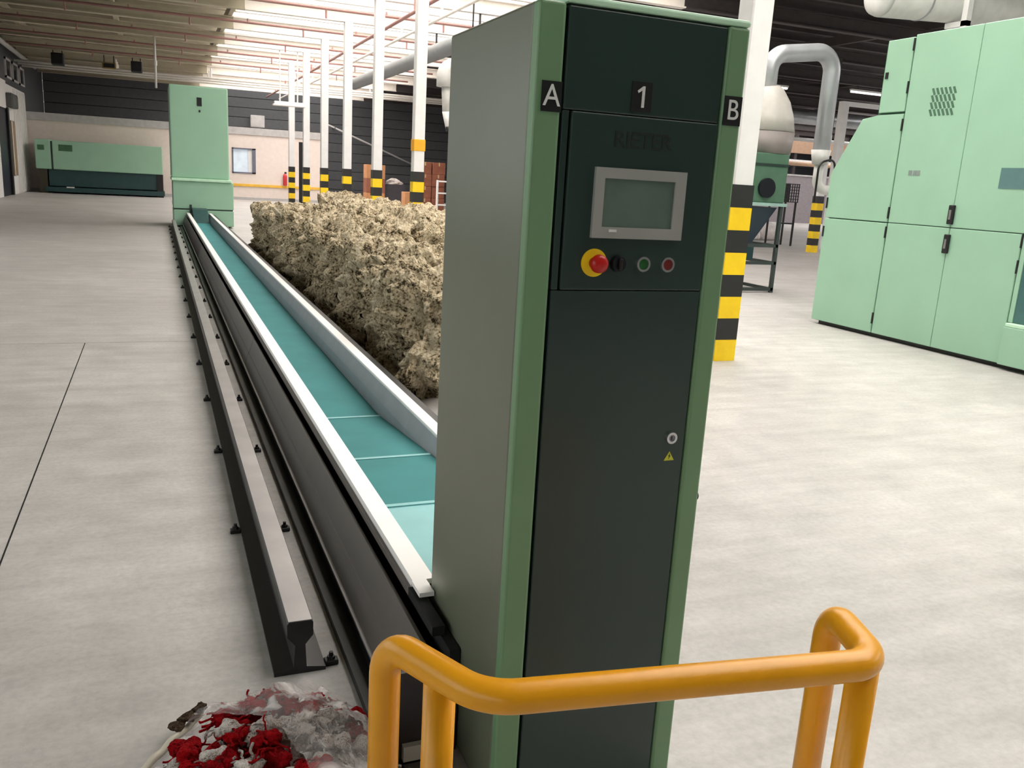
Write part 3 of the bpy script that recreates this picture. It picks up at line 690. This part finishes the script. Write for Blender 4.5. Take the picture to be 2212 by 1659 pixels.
for k in range(5, 8):
    lab = 'beige fibre bale in the row beside the pillars, ' + ('farthest from the cabinet' if k == 7 else ORD[7 - k] + ' nearer than the farthest')
    bale('fibre_bale', 4.22, 6.3 + 1.33 * k, 1.0, 1.34, [0, 0, 0, 0, 0, .9, .95, 1.02][k], k + 41, lab, 'fibre bales in the row beside the pillars', n=32, lim=(-0.452, 9, -0.66, 0.66 if k < 7 else 9))

# ------------------------------------------------------------------ plastic bag of red and white yarn waste
def lump(bm, c, r, seed, amp=0.35, fr=18, sub=3, flat=0.8):
    ret = bmesh.ops.create_icosphere(bm, subdivisions=sub, radius=1.0)
    off = Vector((seed * 5.1, seed * 2.3, seed))
    for v in ret['verts']:
        d = v.co.normalized(); p = Vector(c) + d * r
        k = noise.fractal(p * fr + off, 0.8, 2.0, 4)
        q = d * r * (1 + amp * k); q.z *= flat
        v.co = Vector(c) + q; v.co.z = max(0.002, v.co.z)
def curl(bm, c, spread, r, seed, npt=14):
    rr = random.Random(seed); p = Vector(c); d = Vector((rr.uniform(-1, 1), rr.uniform(-1, 1), rr.uniform(-0.3, 0.1))).normalized(); pts = [p.copy()]
    for i in range(npt):
        d = (d + 0.75 * Vector((rr.uniform(-1, 1), rr.uniform(-1, 1), rr.uniform(-1, 0.5)))).normalized()
        p = p + d * spread; p.z = max(0.01, p.z); pts.append(p.copy())
    sweep(bm, pts, r, 4, False)
def heap_z(x, y):
    u = ((x - 0.22) / 0.30) ** 2 + ((y - 1.88) / 0.34) ** 2
    return 0.205 * max(0.0, 1 - u) ** 0.5
def fill(name, spots, m, label, cat, rl_, curls):
    bm = bmesh.new()
    for i, (x, y, r) in enumerate(spots):
        z = max(r * 0.45, heap_z(x, y) - r * 0.5)
        lump(bm, (x, y, z - r * 0.3), r * 0.8, i + len(name), sub=3)
        for k in range(7):
            a = rng.uniform(0, 6.28); q = rng.uniform(0.2, 0.95) * r; r2 = rng.uniform(0.012, 0.026)
            lump(bm, (x + q * math.cos(a), y + q * math.sin(a), z + r * 0.75 * (1 - (q / r) ** 2) ** 0.5 - 0.004), r2, i * 9 + k, 0.5, 40, 3, 0.7)
        for k in range(curls):
            a = rng.uniform(0, 6.28); q = rng.uniform(0.1, 0.8) * r
            curl(bm, (x + q * math.cos(a), y + q * math.sin(a), z + r * 0.5 * (1 - (q / r) ** 2) + r * 0.25), 0.007, rng.uniform(0.0022, 0.0036), i * 100 + k, 9)
    o = obj(name, bm, m, smooth=True); tag(o, label, cat, kind='stuff'); return o
red_spots = [(-0.03, 1.88, 0.065), (0.03, 1.95, 0.065), (0.06, 1.83, 0.07), (0.13, 1.90, 0.06), (0.20, 1.86, 0.065), (0.17, 2.05, 0.065), (0.25, 2.07, 0.08), (0.10, 1.70, 0.07), (0.42, 1.98, 0.07), (0.46, 1.88, 0.065), (0.28, 1.76, 0.06), (0.34, 2.05, 0.075), (0.31, 2.00, 0.05), (0.12, 2.04, 0.045)]
pale_spots = [(0.0, 1.92, 0.035), (0.09, 1.88, 0.035), (0.20, 1.93, 0.04), (0.02, 1.76, 0.06), (0.14, 1.79, 0.05), (0.29, 1.90, 0.075), (0.36, 1.85, 0.08), (0.34, 1.96, 0.07), (0.42, 1.78, 0.07), (0.22, 1.72, 0.07), (-0.05, 1.72, 0.05), (0.21, 2.11, 0.04), (0.12, 1.98, 0.03)]
fill('red_yarn', red_spots, REDYARN, 'bright red yarn waste spilling from the clear plastic bag', 'yarn waste', 0, 26)
fill('pale_yarn', pale_spots, PALEYARN, 'off white yarn waste with dark flecks in the clear bag', 'yarn waste', 0, 26)
# the film: a crumpled shell over the right and back of the heap with a flat mouth to the left
bag = empty('plastic_bag', (0, 0, 0), 'clear crumpled plastic bag of red and white yarn by the guard rail', 'bag')
bm = bmesh.new(); NU, NV = 72, 40; grid = []
for i in range(NU + 1):
    a = R(-70) + R(205) * i / NU; row = []
    for j in range(NV + 1):
        t = j / NV * 0.995; rr = math.sin(t * math.pi / 2); zz = math.cos(t * math.pi / 2)
        p = Vector((0.228 + 0.30 * rr * math.cos(a), 1.87 + 0.37 * rr * math.sin(a), 0.228 * zz + 0.012))
        n_ = noise.fractal(p * 9, 0.8, 2.1, 4); c2 = abs(noise.noise(p * 16 + Vector((3, 1, 2))))
        p += Vector((math.cos(a) * rr, math.sin(a) * rr, zz)) * (0.022 * n_ + 0.035 * c2)
        p.z = max(0.004, p.z); p.x = min(p.x, 0.506); row.append(bm.verts.new(p))
    grid.append(row)
for i in range(NU):
    for j in range(NV):
        if j == 0: 
            try: bm.faces.new((grid[i][0], grid[i][1], grid[i + 1][1], grid[i + 1][0]))
            except ValueError: pass
        else: bm.faces.new((grid[i][j], grid[i][j + 1], grid[i + 1][j + 1], grid[i + 1][j]))
film = obj('bag_film', bm, FILM, bag, smooth=True)
bm = bmesh.new(); P0 = Vector((-0.10, 1.95, 0)); grid = []
for i in range(21):
    row = []
    for j in range(13):
        a = Vector((-0.14, 2.02, 0)).lerp(Vector((0.065, 2.30, 0)), i / 20); b_ = Vector((-0.02, 1.85, 0)).lerp(Vector((0.17, 2.12, 0)), i / 20)
        p = a.lerp(b_, j / 12); p.z = 0.006 + 0.012 * abs(noise.noise(p * 14)) + 0.05 * (j / 12) ** 2 + 0.02 * max(0, 1 - j / 2)
        row.append(bm.verts.new(p))
    grid.append(row)
for i in range(20):
    for j in range(12): bm.faces.new((grid[i][j], grid[i][j + 1], grid[i + 1][j + 1], grid[i + 1][j]))
obj('bag_mouth', bm, FILM, bag, smooth=True)
hem = [Vector((-0.14, 2.02, 0.03)).lerp(Vector((0.065, 2.30, 0.03)), k / 24) for k in range(25)]
hem = [p + Vector((0, 0, 0.008 * noise.noise(p * 20))) for p in hem]
obj('bag_hem', sweep(bmesh.new(), hem, 0.010, 8), mat('film_hem', (186, 180, 164), 0.5), bag, smooth=True)
bm = bmesh.new(); lump(bm, (0.03, 2.262, 0.05), 0.022, 3, 0.6, 40, 3, 0.5); lump(bm, (0.062, 2.29, 0.055), 0.02, 5, 0.7, 40, 3, 0.6); lump(bm, (0.0, 2.235, 0.045), 0.02, 8, 0.6, 40, 3, 0.4)
sc_ = obj('fibre_scrap', bm, SCRAP, smooth=True); tag(sc_, 'small dark brown fibre scrap at the tip of the bag mouth', 'scrap')

# ------------------------------------------------------------------ condenser hopper on a stand, with its pipe
cd = empty('condenser', (0, 0, 0), 'green condenser with grey dome and dark hopper on open stand', 'machine')
STANDG = mat('stand_grey_green', (52, 62, 60), 0.5)
X0, X1, Y0, Y1 = 8.62, 9.42, 11.5, 12.4
for px in (X0 + 0.02, X1 - 0.06):
    for py in (Y0, Y1 - 0.06): obj('leg', bx(px, px + 0.055, py, py + 0.055, 0.0, 1.40), STANDG, cd)
for z0 in (0.03, 0.46, 0.74):
    b_ = bmesh.new()
    for py in (Y0 + 0.006, Y1 - 0.055): box(b_, X0 + 0.02, X1 - 0.02, py, py + 0.045, z0, z0 + 0.05)
    for px in (X0 + 0.022, X1 - 0.058): box(b_, px, px + 0.045, Y0, Y1, z0 + 0.001, z0 + 0.051)
    obj('stand_rail', b_, STANDG, cd)
hp = bmesh.new()
def frus(bm, a, b):
    A = [bm.verts.new(p) for p in a]; B = [bm.verts.new(p) for p in b]; n = len(A)
    bm.faces.new(A[::-1]); bm.faces.new(B)
    for i in range(n): bm.faces.new((A[i], A[(i + 1) % n], B[(i + 1) % n], B[i]))
    return bm
rect = lambda x0, x1, y0, y1, z: [(x0, y0, z), (x1, y0, z), (x1, y1, z), (x0, y1, z)]
obj('hopper', frus(hp, rect(8.78, 9.05, 11.75, 12.05, 0.78), rect(X0 + 0.08, X1 - 0.08, Y0 + 0.06, Y1 - 0.08, 1.38)), mat('hopper_navy', (38, 56, 70), 0.45), cd)
obj('outlet_box', bx(8.86, 9.12, 11.75, 12.05, 0.52, 0.78), DEEPTEAL, cd)
obj('tray', bx(X0 - 0.02, X1 + 0.04, Y0 - 0.03, Y1, 1.40, 1.45), mat('pale_tray', (150, 180, 172), 0.4), cd)
obj('green_body', bx(X0, X1, Y0, Y1, 1.45, 2.22, 0.02), mat('mid_green_paint', (78, 112, 90), 0.45), cd)
b_ = bmesh.new(); cyl(b_, (9.02, Y0 + 0.01, 1.68), (9.02, Y0 - 0.05, 1.68), 0.155, seg=28); obj('fan_opening', b_, mat('fan_black', (14, 16, 26), 0.35), cd)
obj('body_ridge', bx(X0 - 0.01, X1 + 0.01, Y0 - 0.015, Y1, 2.02, 2.06), DARKGREEN, cd)
obj('drum', cyl(bmesh.new(), (9.2, 11.95, 2.22), (9.2, 11.95, 2.56), 0.46, 0.49, 32), mat('warm_grey', (138, 130, 128), 0.5), cd, smooth=True)
dm = bmesh.new(); sweep(dm, [(9.2, 11.95, 2.57), (9.2, 11.95, 2.8), (9.19, 11.95, 3.02), (9.18, 11.95, 3.2), (9.17, 11.95, 3.27)], [0.485, 0.44, 0.37, 0.26, 0.19], 32)
obj('dome', dm, mat('dome_grey', (186, 182, 176), 0.45), cd, smooth=True)
pp = fillet([(9.17, 11.95, 3.25), (9.17, 11.95, 3.76), (10.42, 11.95, 3.93), (10.42, 11.95, 2.35)], [0, 0.32, 0.3, 0], 10)
obj('duct_pipe', sweep(bmesh.new(), pp, 0.138, 24), DUCT, cd, smooth=True)
obj('pipe_collar', cyl(bmesh.new(), (10.42, 11.95, 2.12), (10.42, 11.95, 2.36), 0.12, 0.165, 24), PALEPIPE, cd, smooth=True)
obj('down_pipe', sweep(bmesh.new(), fillet([(10.42, 11.95, 2.14), (10.42, 11.95, 1.72), (11.6, 11.7, 1.66)], 0.16, 8), 0.08, 16), PALEPIPE, cd, smooth=True)
obj('cable', sweep(bmesh.new(), fillet([(10.24, 11.75, 1.5), (10.24, 11.75, 2.15), (10.55, 11.75, 2.22), (10.7, 11.85, 1.95)], 0.15, 6), 0.018, 8), BLACK, cd, smooth=True)

# ------------------------------------------------------------------ things beyond the condenser
rk = empty('mesh_crate', (0, 0, 0), 'black wire mesh crate on thin legs behind the hopper stand', 'crate')
mb = bmesh.new()
for k in range(9): box(mb, 18.65 + k * 0.09, 18.67 + k * 0.09, 23.0, 23.03, 1.4, 1.98)
for k in range(7): box(mb, 18.65, 19.4, 22.99, 23.04, 1.4 + k * 0.095, 1.425 + k * 0.095)
box(mb, 18.65, 19.4, 23.5, 23.55, 1.4, 1.98); tag(obj('mesh_panel', mb, BLACK, rk), kind='stuff')
for px in (18.67, 19.3):
    for py in (23.0, 23.5): obj('leg', bx(px, px + 0.05, py, py + 0.05, 0, 1.4), BLACK, rk)
obj('crossbar', bx(18.67, 19.35, 23.0, 23.05, 0.7, 0.75), BLACK, rk)
bm = bmesh.new()  # lumpy white mesh stands for a patch of brightly lit floor
for i in range(9): lump(bm, (17.6 + (i % 5) * 0.75 + rng.uniform(-.1, .1), 26.0 + (i // 5) * 0.7, 0.2), 0.55, i, 0.25, 2.2, 3, 0.7)
tag(obj('bright_patch_heap', bm, PATCHWHITE, smooth=True), 'white lumps standing in for the bright lit floor behind the hopper stand', 'light patch', kind='stuff')
wfz = empty('door_frame_portal', (0, 0, 0)); wfz.name = 'steel_portal'; tag(wfz, 'white steel portal frame behind the slanted end of large machine', 'frame')
obj('upright', bx(19.72, 19.96, 21.9, 22.1, 0, 4.42), WHITE, wfz); obj('lintel', bx(19.72, 24.0, 21.9, 22.1, 4.42, 4.54), WHITE, wfz); obj('upright', bx(23.8, 24.0, 21.9, 22.1, 0, 4.42), WHITE, wfz)
for nm, (x0, x1, yy, zz), lab in (('strip_light', (18.6, 19.9, 24.85, 5.1), 'lit strip lamp left, seen between the bent duct and the dome'), ('strip_light', (22.6, 24.2, 24.85, 5.25), 'lit strip lamp right, seen between bent duct and large machine')):
    t = empty(nm, (x0, yy, zz), lab, 'lamp', 'strip lamps beyond the large machine')
    obj('housing', bx(0, x1 - x0, -0.05, 0.05, 0.06, 0.12), WHITE, t); obj('tube', bx(0.03, x1 - x0 - 0.03, -0.04, 0.04, 0.0, 0.06, 0.01), LAMP, t)
    for k in (0.2, 0.8): obj('hanger', cyl(bmesh.new(), ((x1 - x0) * k, 0, 0.12), ((x1 - x0) * k, 0, 5.52 - zz), 0.012, seg=6), STEEL, t)
for (x0, x1, yy, zz, r, m, lab) in ((15.0, 34.0, 32.09, 5.05, 0.28, DUCT, 'long galvanised duct crossing far behind the bent pipe'),
                                    (16.0, 36.0, 35.71, 4.4, 0.09, PALEPIPE, 'thin pale pipe crossing below the long far duct'),
                                    (21.0, 42.0, 39.33, 3.4, 0.12, mat('tan_pipe', (196, 160, 128), 0.5), 'tan pipe low on the far dark cladding')):
    o = obj('overhead_duct', cyl(bmesh.new(), (x0, yy, zz), (x1, yy, zz), r, seg=20), m, smooth=True); tag(o, lab, 'pipe')
    for k in (0.1, 0.5, 0.9): obj('hanger', bx(x0 + (x1 - x0) * k - 0.02, x0 + (x1 - x0) * k + 0.02, yy - 0.01, yy + 0.01, zz + r * 0.9, 5.52), STEEL, o)

GREYD = mat('dull_duct', (112, 118, 120), 0.5, metal=0.2)
# big duct above the right machine
bd = empty('main_duct', (0, 0, 0), 'thick pale duct above the large green machine', 'duct')
obj('duct_body', cyl(bmesh.new(), (10.35, 11.0, 4.62), (17, 11.0, 5.0), 0.30, seg=32), PALEPIPE, bd, smooth=True)
obj('end_cap', sweep(bmesh.new(), [(10.36, 11.0, 4.62), (10.27, 11.0, 4.615), (10.21, 11.0, 4.61), (10.19, 11, 4.61)], [0.30, 0.28, 0.2, 0.1], 32), PALEPIPE, bd, smooth=True)
obj('duct_ring', cyl(bmesh.new(), (11.1, 11.0, 4.66), (11.13, 11.0, 4.662), 0.307, seg=32), GREYW, bd, smooth=True)
obj('support_post', bx(11.72, 11.82, 10.6, 10.7, 3.3, 5.5), WHITE, bd)
obj('support_arm', bx(11.72, 11.82, 10.6, 11.0, 4.3, 4.38), WHITE, bd)
# grey duct and white nozzle left of the cabinet top
o = obj('ceiling_duct', cyl(bmesh.new(), (7.5, 8, 5.0), (7.5, 36, 5.0), 0.22, seg=24), GREYD, smooth=True); tag(o, 'grey round duct along the ceiling left of the cabinet top', 'duct')
for k in range(5): obj('hanger', bx(7.48, 7.52, 10.34 + k * 3.62, 10.40 + k * 3.62, 5.2, 5.5), STEEL, o)
nz_ = empty('suction_pipe', (0, 0, 0), 'white hanging suction pipe with dark tip beside the cabinet top', 'pipe')
obj('elbow', sweep(bmesh.new(), fillet([(7.3, 20, 4.05), (6.28, 20, 4.05), (6.28, 20, 3.6)], 0.24, 8), 0.2, 20), PALEPIPE, nz_, smooth=True)
obj('down_pipe', cyl(bmesh.new(), (6.3, 20, 3.72), (6.36, 20, 3.05), 0.11, 0.12, 20), PALEPIPE, nz_, smooth=True)
obj('nozzle', cyl(bmesh.new(), (6.36, 20, 3.05), (6.38, 20, 2.68), 0.125, 0.05, 20), WHITE, nz_, smooth=True)
obj('tip', cyl(bmesh.new(), (6.38, 20, 2.72), (6.39, 20, 2.62), 0.06, 0.045, 16), BLACK, nz_, smooth=True)
obj('hanger', cyl(bmesh.new(), (6.9, 20, 4.2), (6.9, 20, 5.6), 0.02, seg=8), STEEL, nz_)

# pipes below the roof beams
def pipe(name, p0, p1, r, m, lab, drops=()):
    o = obj(name, cyl(bmesh.new(), p0, p1, r, seg=12), m, smooth=True); tag(o, lab, 'pipe')
    a, b = Vector(p0), Vector(p1)
    for t, l in drops:
        q = a.lerp(b, t); d = obj('sprinkler_drop', cyl(bmesh.new(), q, q + Vector((0, 0, l)), r * 0.7, seg=8), m, o)
    return o
pipe('sprinkler_pipe', (5.7, 6, 5.25), (5.7, 50, 5.25), 0.045, REDP, 'red sprinkler pipe above the pillar row, running lengthwise', [(k / 12, 0.25) for k in range(1, 12)])
pipe('service_pipe', (6.35, 6, 5.2), (6.35, 50, 5.2), 0.04, BEAM, 'cream service pipe beside the lengthwise red sprinkler pipe', [(k / 12, 0.3) for k in range(1, 12)])
for k, yy in enumerate((22.6, 26.2, 29.9, 33.5, 37.1)):
    pipe('sprinkler_pipe', (-5.0, yy, 5.40), (10.0, yy, 5.40), 0.035, REDP, 'red cross pipe under the roof beams, %s from the tower end' % ORD[k], [(t / 10, 0.1 if t % 2 else -0.22) for t in range(1, 10)])
for k, yy in enumerate((40.5, 41.6, 42.7)):
    pipe('cross_pipe', (-5.0, yy, 5.1 + 0.0 * k), (17.0, yy, 5.1), 0.05, BEAM, 'pale cross pipe high before the dark back wall, %s toward the wall' % ORD[k], [(t / 6, 0.4) for t in range(1, 6)])
# hanging fittings
def hang(name, x, y, z, sx, sy, sz, m, lab, cat):
    t = empty(name, (x, y, z), lab, cat)
    obj('housing', bx(-sx / 2, sx / 2, -sy / 2, sy / 2, 0, sz, min(sx, sz) * 0.1), m, t)
    obj('front_grille', bx(-sx * 0.4, sx * 0.4, -sy / 2 - 0.01, -sy / 2, sz * 0.15, sz * 0.85), GAP, t)
    for s in (-0.35, 0.35): obj('hanger', cyl(bmesh.new(), (s * sx, 0, sz), (s * sx, 0, 5.52 - z), 0.02, seg=6), STEEL, t)
    return t
hang('unit_heater', -3.35, 39.33, 4.95, 0.45, 0.4, 0.45, BLACK, 'black hanging heater, left one under the far roof beams', 'heater')
hang('unit_heater', -0.55, 39.33, 4.95, 0.42, 0.4, 0.42, BLACK, 'black hanging heater, right one under the far roof beams', 'heater')
hang('junction_box', -1.55, 39.33, 5.0, 0.5, 0.3, 0.22, mat('ochre_box', (120, 100, 50), 0.5), 'ochre box hanging between the two black heaters', 'box')
t = empty('hanging_lamp', (4.4, 32.09, 3.72), 'white hanging lamp before the farthest pillars', 'lamp')
obj('housing', bx(-0.5, 0.5, -0.1, 0.1, 0, 0.1, 0.01), WHITE, t); obj('reflector', bx(-0.55, 0.55, -0.16, 0.16, -0.05, 0.0, 0.01), WHITE, t)
for s in (-0.3, 0.3): obj('rod', cyl(bmesh.new(), (s, 0, 0.1), (s, 0, 1.8), 0.025, seg=8), WHITE, t)
t = obj('hanging_rod', cyl(bmesh.new(), (0.12, 32.09, 3.9), (0.12, 32.09, 5.52), 0.035, seg=8), PALEPIPE, smooth=True); tag(t, 'thin pale rod hanging from the roof above the tower', 'rod')
obj('coupling', cyl(bmesh.new(), (0.12, 32.09, 4.6), (0.12, 32.09, 4.75), 0.06, seg=10), PALEPIPE, t)
sr = obj('sloping_pipe', cyl(bmesh.new(), (9.0, 51.3, 4.2), (15.1, 51.3, 1.9), 0.05, seg=10), CAPG, smooth=True); tag(sr, 'thin sloping grey pipe on the dark back wall', 'pipe')
for k in (0.1, 0.5, 0.9): obj('bracket', bx(9.0 + 6.1 * k - 0.03, 9.0 + 6.1 * k + 0.03, 51.25, 51.99, 4.17 - 2.3 * k, 4.23 - 2.3 * k), STEEL, sr)
ex = empty('fire_extinguisher', (5.75, 43.3, 0.75), 'red fire extinguisher on the cream wall right of the window', 'extinguisher')
obj('cylinder', sweep(bmesh.new(), [(0, 0, 0), (0, 0, 0.03), (0, 0, 0.45), (0, 0, 0.53), (0, 0, 0.56)], [0.08, 0.1, 0.1, 0.06, 0.03], 16), mat('extinguisher_red', (206, 60, 66), 0.35), ex, smooth=True)
obj('valve', bx(-0.03, 0.07, -0.02, 0.02, 0.56, 0.64), BLACK, ex); obj('bracket', bx(-0.04, 0.04, 0.08, 0.2, 0.25, 0.33), STEEL, ex)
# cable box, grey cabinet on back wall
gb = obj('wall_cabinet', bx(5.0, 5.75, 51.6, 52.0, 3.7, 4.35, 0.02), CAPG); tag(gb, 'light grey cabinet on the dark wall above cream wall', 'cabinet')
obj('cabinet_door', bx(5.05, 5.70, 51.585, 51.6, 3.75, 4.3), CAPG, gb)

# cartons
def carton(x, y, z, sx, sy, sz, m, lab, grp):
    t = empty('carton', (x, y, z), lab, 'carton', grp)
    obj('box', bx(0, sx, 0, sy, 0, sz, 0.012, 1), m, t)
    obj('tape', bx(sx * 0.45, sx * 0.55, -0.003, sy, sz - 0.0, sz + 0.003), TAPE, t)
    obj('side_tape', bx(sx * 0.45, sx * 0.55, -0.004, 0.0, sz * 0.7, sz), TAPE, t)
LEV = ['bottom', 'second', 'third', 'top']
for s, (x, y, n, nm) in enumerate(((11.45, 40.0, 4, 'left'), (12.1, 40.0, 4, 'right'))):
    for k in range(n):
        carton(x + rng.uniform(-.02, .02), y + rng.uniform(-.03, .03), 0.006 + k * 0.556, 0.62, 0.6, 0.55, CARD, 'reddish brown carton, %s of the %s tall stack by the white barrier' % (LEV[k], nm), 'cartons in the two tall stacks')
for k in range(3):
    carton(9.3, 41.5, 0.006 + k * 0.656, 0.9, 0.7, 0.65, CARD if k % 2 else CARD2, 'brown carton, %s of the stack left of the grey bin' % ['bottom', 'middle', 'top'][k], 'cartons in the stack beyond the pillars')
carton(9.85, 36.5, 0.006, 0.68, 0.6, 0.86, CARD2, 'single orange brown carton on the floor before the stacks', 'single cartons')
gbn = empty('grey_bin', (10.35, 41.8, 0), 'dark grey bin with pale load between the carton stacks', 'bin')
obj('bin_body', frus(bmesh.new(), rect(0.05, 0.85, 0.05, 0.75, 0.05), rect(0, 0.9, 0, 0.8, 1.1)), mat('bin_grey', (74, 72, 80), 0.5), gbn)
bm = bmesh.new(); lump(bm, (0.45, 0.4, 1.15), 0.38, 4, 0.3, 4, 3, 0.6); obj('load', bm, PALEYARN, gbn)
obj('foot', bx(0.1, 0.8, 0.1, 0.7, 0, 0.05), BLACK, gbn)
br = empty('barrier', (10.2, 33.0, 0), 'white tubular barrier on the floor left of the cabinet edge', 'barrier')
for px in (0.0, 2.0): obj('post', cyl(bmesh.new(), (px, 0, 0), (px, 0, 1.45), 0.045, seg=12), WHITE, br)
for zz in (0.5, 0.95, 1.4): obj('bar', cyl(bmesh.new(), (0, 0, zz), (2.0, 0, zz), 0.03, seg=10), WHITE, br)
